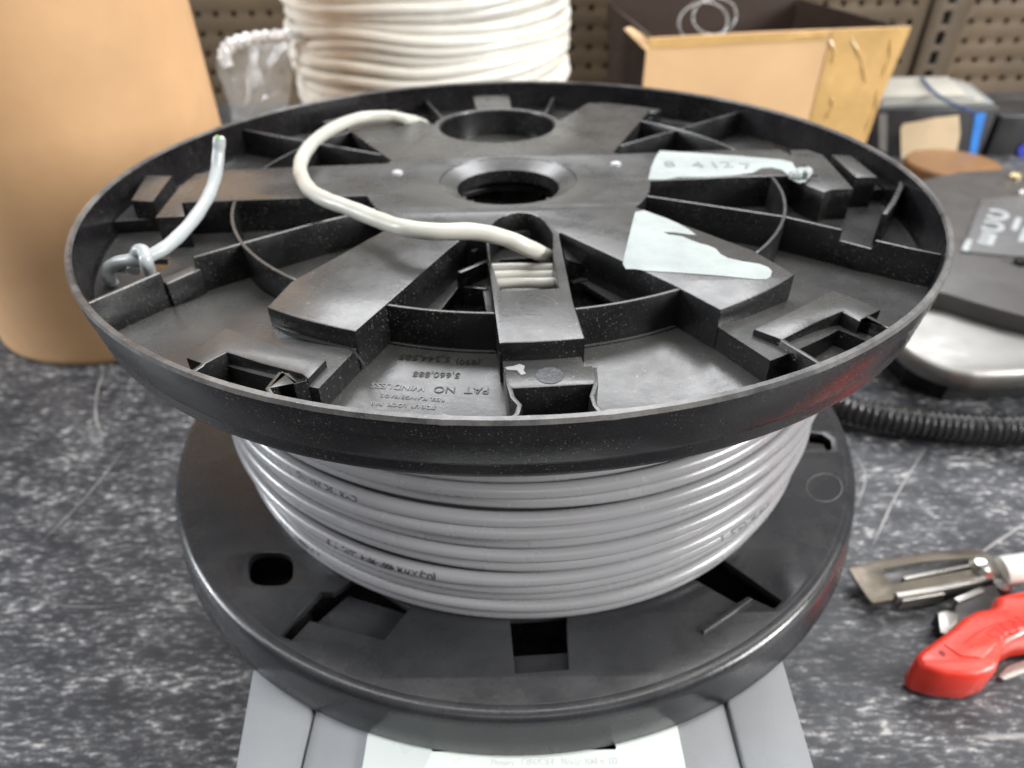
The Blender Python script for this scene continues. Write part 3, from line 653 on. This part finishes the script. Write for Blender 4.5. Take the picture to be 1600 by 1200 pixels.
bk_old, bk = bk, bk2
face_quad([(1590, 232), (1600, 224), (1616, 230), (1612, 246), (1592, 246)], YK-.0003, simple('deep_blue_print', (.02, .04, .4), .4), 'blue_patch')
bk = bk_old; face_quad([(1373, 232), (1373, 178), (1386, 178), (1385, 240)], YK-.0003, simple('grey_print', (.16, .15, .14), .5), 'grey_edge')
bk = bk_old
pp = empty('paper_stack', (k0.x+.06, YK+.05, k0.z), 'stack of grey and white papers on top of the black carton', 'papers')
for i, (dx, sh, cc) in enumerate(((0, .0, (.20, .22, .22)), (.004, .004, (.34, .32, .28)), (-.002, .010, (.26, .27, .26)), (.001, .014, (.36, .345, .30)))):
    zb = k0.z+.0006+i*.0026
    pr, pb = at(1560-i*4, 168, zb), at(1503-i*3, 128, zb)
    pts = [(k0.x+.002+dx, YK+.004+sh*.5), (pr.x, YK+.004+sh*.5), (pb.x, YK+.10), (k0.x+.004+dx, YK+.105)]
    link('sheet', plate_mesh(pts, [], zb, zb+.0022, .0003), simple('old_paper', cc, .6, var=.12, vs=30), pp, 30)
zb = k0.z+.012
ln = [at(1440, 122, zb+.0014), at(1455, 140, zb+.0014), at(1478, 157, zb+.0012), at(1504, 169, zb-.001), at(1524, 178, k0.z+.001)]
tag(rebase(link('blue_cord', tube_mesh(spline(ln, 8), .0016, 8), simple('blue_cord_fibre', (.02, .05, .16), .6))), 'thin dark blue cord trailing over the papers on the black carton', 'cord')
br = at(1485, 270, .012)
tag(rebase(link('round_block', lathe([(0, .0), (.044, .0), (.0455, .0015), (.046, .010), (.0455, .0185), (.044, .0205), (0, .0207)], (br.x+.004, br.y+.008), 80, False), simple('brown_tape_roll', (.20, .10, .038), .42, var=.15, vs=30))), 'flat brown round block lying in front of the black carton', 'block')

# ================================================================= POWER TOOL at the right
pt_ = empty('power_tool', (.33, .19, 0), 'dark power tool with a rounded silver base plate, right of the spool', 'power tool')
SZ = .035
M_alu = simple('brushed_aluminium', (.26, .255, .245), .46, metal=.9, var=.08, vs=40, spec=.6, rvar=.08)
M_gun = simple('dark_grey_casing', (.060, .057, .056), .42, var=.1, vs=40, bump=.25, bs=1500)
sil = [(.218, .165), (.228, .125), (.2315, .107), (.2335, .096), (.238, .087), (.245, .0795), (.253, .076), (.262, .0745), (.288, .0755), (.34, .080), (.46, .095), (.46, .25), (.30, .25)]
me = plate_mesh(rdp([(p.x, p.y) for p in spline([Vector((x, y, 0)) for x, y in sil], 6)], .00005), [], SZ-.013, SZ, .0035)
link('base_plate', me, M_alu, pt_, 50)
link('gap_shade_block', plate_mesh([(.240, .165), (.245, .11), (.262, .094), (.34, .096), (.46, .11), (.46, .25), (.26, .25)], [], 0, SZ-.0132, .002), M_rim, pt_)  # black block standing in for the shaded gap under the raised plate
dk = [at(1446, 452, SZ+.012), at(1480, 458, SZ+.012), at(1512, 468, SZ+.012), at(1560, 482, SZ+.012), at(1640, 503, SZ+.012), at(1700, 420, SZ+.012), at(1700, 285, SZ+.012), at(1600, 262, SZ+.012), at(1500, 268, SZ+.012), at(1420, 285, SZ+.012), at(1440, 360, SZ+.012)]
link('casing', plate_mesh([(p.x, p.y) for p in dk], [], SZ+.0003, SZ+.012, .0015), M_gun, pt_)
nz = SZ+.0122
npq = [at(1503, 394, nz), at(1560, 400, nz), at(1660, 408, nz), at(1660, 300, nz), at(1533, 314, nz)]
npl = link('name_plate', plate_mesh([(p.x, p.y) for p in npq], [], nz, nz+.0012, .0004), simple('name_plate_grey', (.10, .10, .102), .45, var=.08), pt_)
M_wh = simple('white_marking', (.30, .32, .33), .5)
uu = (at(1562, 330, nz)-at(1540, 375, nz)).normalized(); ang = atan2(uu.y, uu.x)
for s, x, y in (('C', 1561, 335), ('C', 1553, 353), ('E', 1544, 372)):
    c = at(x, y, nz+.0013)
    link('marking', text_at(s, .020, None, 0, .0001, Matrix.Translation(c) @ Matrix.Rotation(ang+pi, 4, 'Z') @ Matrix.Rotation(-pi/2, 4, 'Z') @ Matrix.Scale(1.5, 4, (0, 1, 0)), .0009), M_wh, npl, 0)
for pts in (((1592, 340), (1584, 360)), ((1603, 356), (1595, 378)), ((1515, 374), (1507, 392))):
    a, b = at(*pts[0], nz+.0013), at(*pts[1], nz+.0013)
    link('marking', plate_mesh(offset_poly([(a.x, a.y), (b.x, b.y)], .004), [], nz+.0012, nz+.0015, .0001), M_wh, npl)
for x, y, r_, m_ in ((1585, 278, .005, simple('brass_screw', (.55, .47, .28), .3, metal=.8)), (1600, 305, .005, simple('steel_screw', (.5, .48, .46), .3, metal=.8)), (1594, 412, .0045, M_rim)):
    c = at(x, y, nz); link('screw', lathe([(r_, nz-.001), (r_, nz+.0025), (r_*.6, nz+.0045), (0, nz+.005)], (c.x, c.y), 24, False), m_, pt_)
c = at(1448, 470, SZ); link('pad', lathe([(.006, SZ-.001), (.0065, SZ+.006), (.003, SZ+.009), (0, SZ+.009)], (c.x, c.y), 24, False), M_rim, pt_)

# corrugated hose
hp = [at(x, y, .011) for x, y in ((1240, 560), (1262, 590), (1292, 622), (1330, 640), (1380, 652), (1430, 660), (1500, 668), (1560, 671), (1640, 672), (1720, 668))]
path = spline(hp, 10); L = [0]
for a, b in zip(path, path[1:]): L.append(L[-1]+(b-a).length)
fine = []; s = 0; i = 0
while s < L[-1]:
    while L[i+1] < s: i += 1
    fine.append(path[i].lerp(path[i+1], (s-L[i])/(L[i+1]-L[i]))); s += .00055
tag(rebase(link('corrugated_hose', tube_mesh(fine, .009, 22, rf=lambda i: .0080+.0008*cos(2*pi*i*.00055/.0036)), simple('black_hose', (.018, .018, .019), .26, var=.2), None, 60)), 'black corrugated hose curving over the worktop in front of the power tool', 'hose')

# ================================================================= RED UTILITY KNIFE
kz = .019
M_red = simple('red_enamel', (.66, .035, .018), .34, var=.05, vs=60, spec=.5)
kn_ = empty('utility_knife', (.215, -.06, 0), 'red folding utility knife lying open at the right edge of the worktop', 'knife')
hpx = [(1434, 1022), (1440, 1014), (1460, 1000), (1490, 979), (1508, 962), (1528, 952), (1552, 948), (1561, 942), (1560, 930), (1572, 926), (1600, 921), (1640, 905), (1720, 880), (1850, 850), (1990, 850), (2060, 880), (2060, 930), (2000, 960), (1850, 960), (1720, 975), (1640, 985), (1605, 990), (1580, 1002), (1567, 1018), (1562, 1035), (1558, 1045), (1530, 1056), (1480, 1052), (1446, 1042), (1436, 1034)]
me = plate_mesh([(at(x, y, kz).x, at(x, y, kz).y) for x, y in hpx], [], .001, kz, .0022)
hd = link('handle', me, M_red, kn_, 50)
panel_px = [(1474, 1007), (1506, 1006), (1532, 985), (1556, 975), (1600, 962), (1660, 955), (1660, 968), (1600, 984), (1572, 992), (1552, 1012), (1535, 1030), (1500, 1026)]
link('raised_panel', plate_mesh([(at(x, y, kz).x, at(x, y, kz).y) for x, y in panel_px], [], kz-.001, kz+.0006, .0005), M_red, hd, 50)
link('handle_hole', lathe([(.0013, kz-.0004), (.0013, kz+.00012), (0, kz+.00012)], tuple(at(1472, 1021, kz))[:2], 20, False), simple('dark_red', (.2, .01, .008), .6), hd)
a, b = at(1545, 1000, kz+.0007), at(1610, 965, kz+.0007)
me = text_at('STEAL', .0078, None, 0, .0001, Matrix.Translation(a.lerp(b, .5)) @ Matrix.Rotation(atan2(b.y-a.y, b.x-a.x)+R(0), 4, 'Z'))
link('engraved_writing', me, simple('engraved_red', (.36, .02, .012), .55), hd, 0)
bz = .010
M_gunm = simple('gunmetal', (.05, .047, .045), .4, metal=.5, var=.2, vs=80)
M_steel = simple('worn_steel', (.36, .345, .325), .34, metal=.85, var=.12, vs=60, bump=.15, bs=600)
link('blade_carrier', plate_mesh([(at(x, y, bz).x, at(x, y, bz).y) for x, y in ((1464, 958), (1472, 952), (1492, 955), (1496, 934), (1530, 918), (1556, 912), (1564, 930), (1580, 960), (1500, 990), (1486, 985))], [], .002, bz, .0006), M_gunm, kn_)
link('carrier_bar', plate_mesh(offset_poly([tuple(at(1493, 940, bz))[:2], tuple(at(1534, 922, bz))[:2]], .0022), [], bz, bz+.001, .0003), M_steel, kn_)
link('blade', plate_mesh([(at(x, y, bz).x, at(x, y, bz).y) for x, y in ((1465, 960), (1478, 956), (1497, 962), (1494, 975), (1476, 992), (1469, 990))], [], bz+.0002, bz+.0010, .0002), M_steel, kn_)
link('thumb_stud', tube_mesh([at(1566, 892, .014), at(1582, 890, .015), at(1620, 884, .015)], .0062, 20), simple('white_stud', (.62, .62, .58), .4), kn_)
link('liner', plate_mesh([(at(x, y, .003).x, at(x, y, .003).y) for x, y in ((1560, 1055), (1575, 1040), (1660, 1010), (1660, 1030), (1570, 1062))], [], .0006, .003, .0003), M_steel, kn_)

# steel holder lying by the knife
sh = empty('steel_blade_holder', (.19, -.035, 0), 'tarnished flat steel blade holder with a long slot, lying beside the red knife', 'tool part')
hz = .009
def hq(l, z=hz): return [(at(x, y, z).x, at(x, y, z).y) for x, y in l]
M_tar = simple('tarnished_steel', (.13, .112, .09), .46, metal=.8, var=.15, vs=50, bump=.15, bs=500)
link('plate', plate_mesh(hq([(1326, 889), (1331, 885), (1370, 875), (1440, 864), (1520, 856), (1540, 862), (1557, 895), (1548, 902), (1400, 928), (1396, 936), (1364, 942), (1358, 937)]), [hq([(1378, 894), (1383, 888), (1440, 878), (1515, 872), (1525, 882), (1522, 888), (1420, 907), (1396, 911), (1386, 906)])], hz-.0016, hz, .0005), M_tar, sh, 40)
link('slot_floor', plate_mesh(hq([(1379, 892), (1517, 871), (1524, 888), (1394, 910)]), [], hz-.0032, hz-.0020, .0002), M_gunm, sh)
link('edge_rail', plate_mesh(offset_poly(hq([(1400, 932), (1465, 921), (1554, 902)], hz), .0026), [], hz-.0045, hz+.0012, .0008), M_steel, sh)
link('edge_rail', plate_mesh(offset_poly(hq([(1407, 938), (1474, 927)], hz-.002), .0024), [], .0015, hz-.001, .0008), M_steel, sh)
link('inner_rail', plate_mesh(offset_poly(hq([(1412, 905), (1519, 883)], hz), .0014), [], hz-.003, hz+.0008, .0004), M_steel, sh)
link('pivot', lathe([(.0062, hz-.003), (.0066, hz+.001), (.005, hz+.0035), (.002, hz+.0045), (0, hz+.0045)], hq([(1539, 888)])[0], 32, False), simple('bright_pivot', (.62, .60, .54), .2, metal=.9), sh)
link('pivot', lathe([(.0022, hz-.003), (.0022, hz+.0025), (0, hz+.003)], hq([(1556, 900)])[0], 20, False), M_steel, sh)
link('pivot', lathe([(.0035, .002), (.0035, .010), (.0015, .012), (0, .012)], hq([(1566, 915)])[0], 20, False), M_steel, sh)
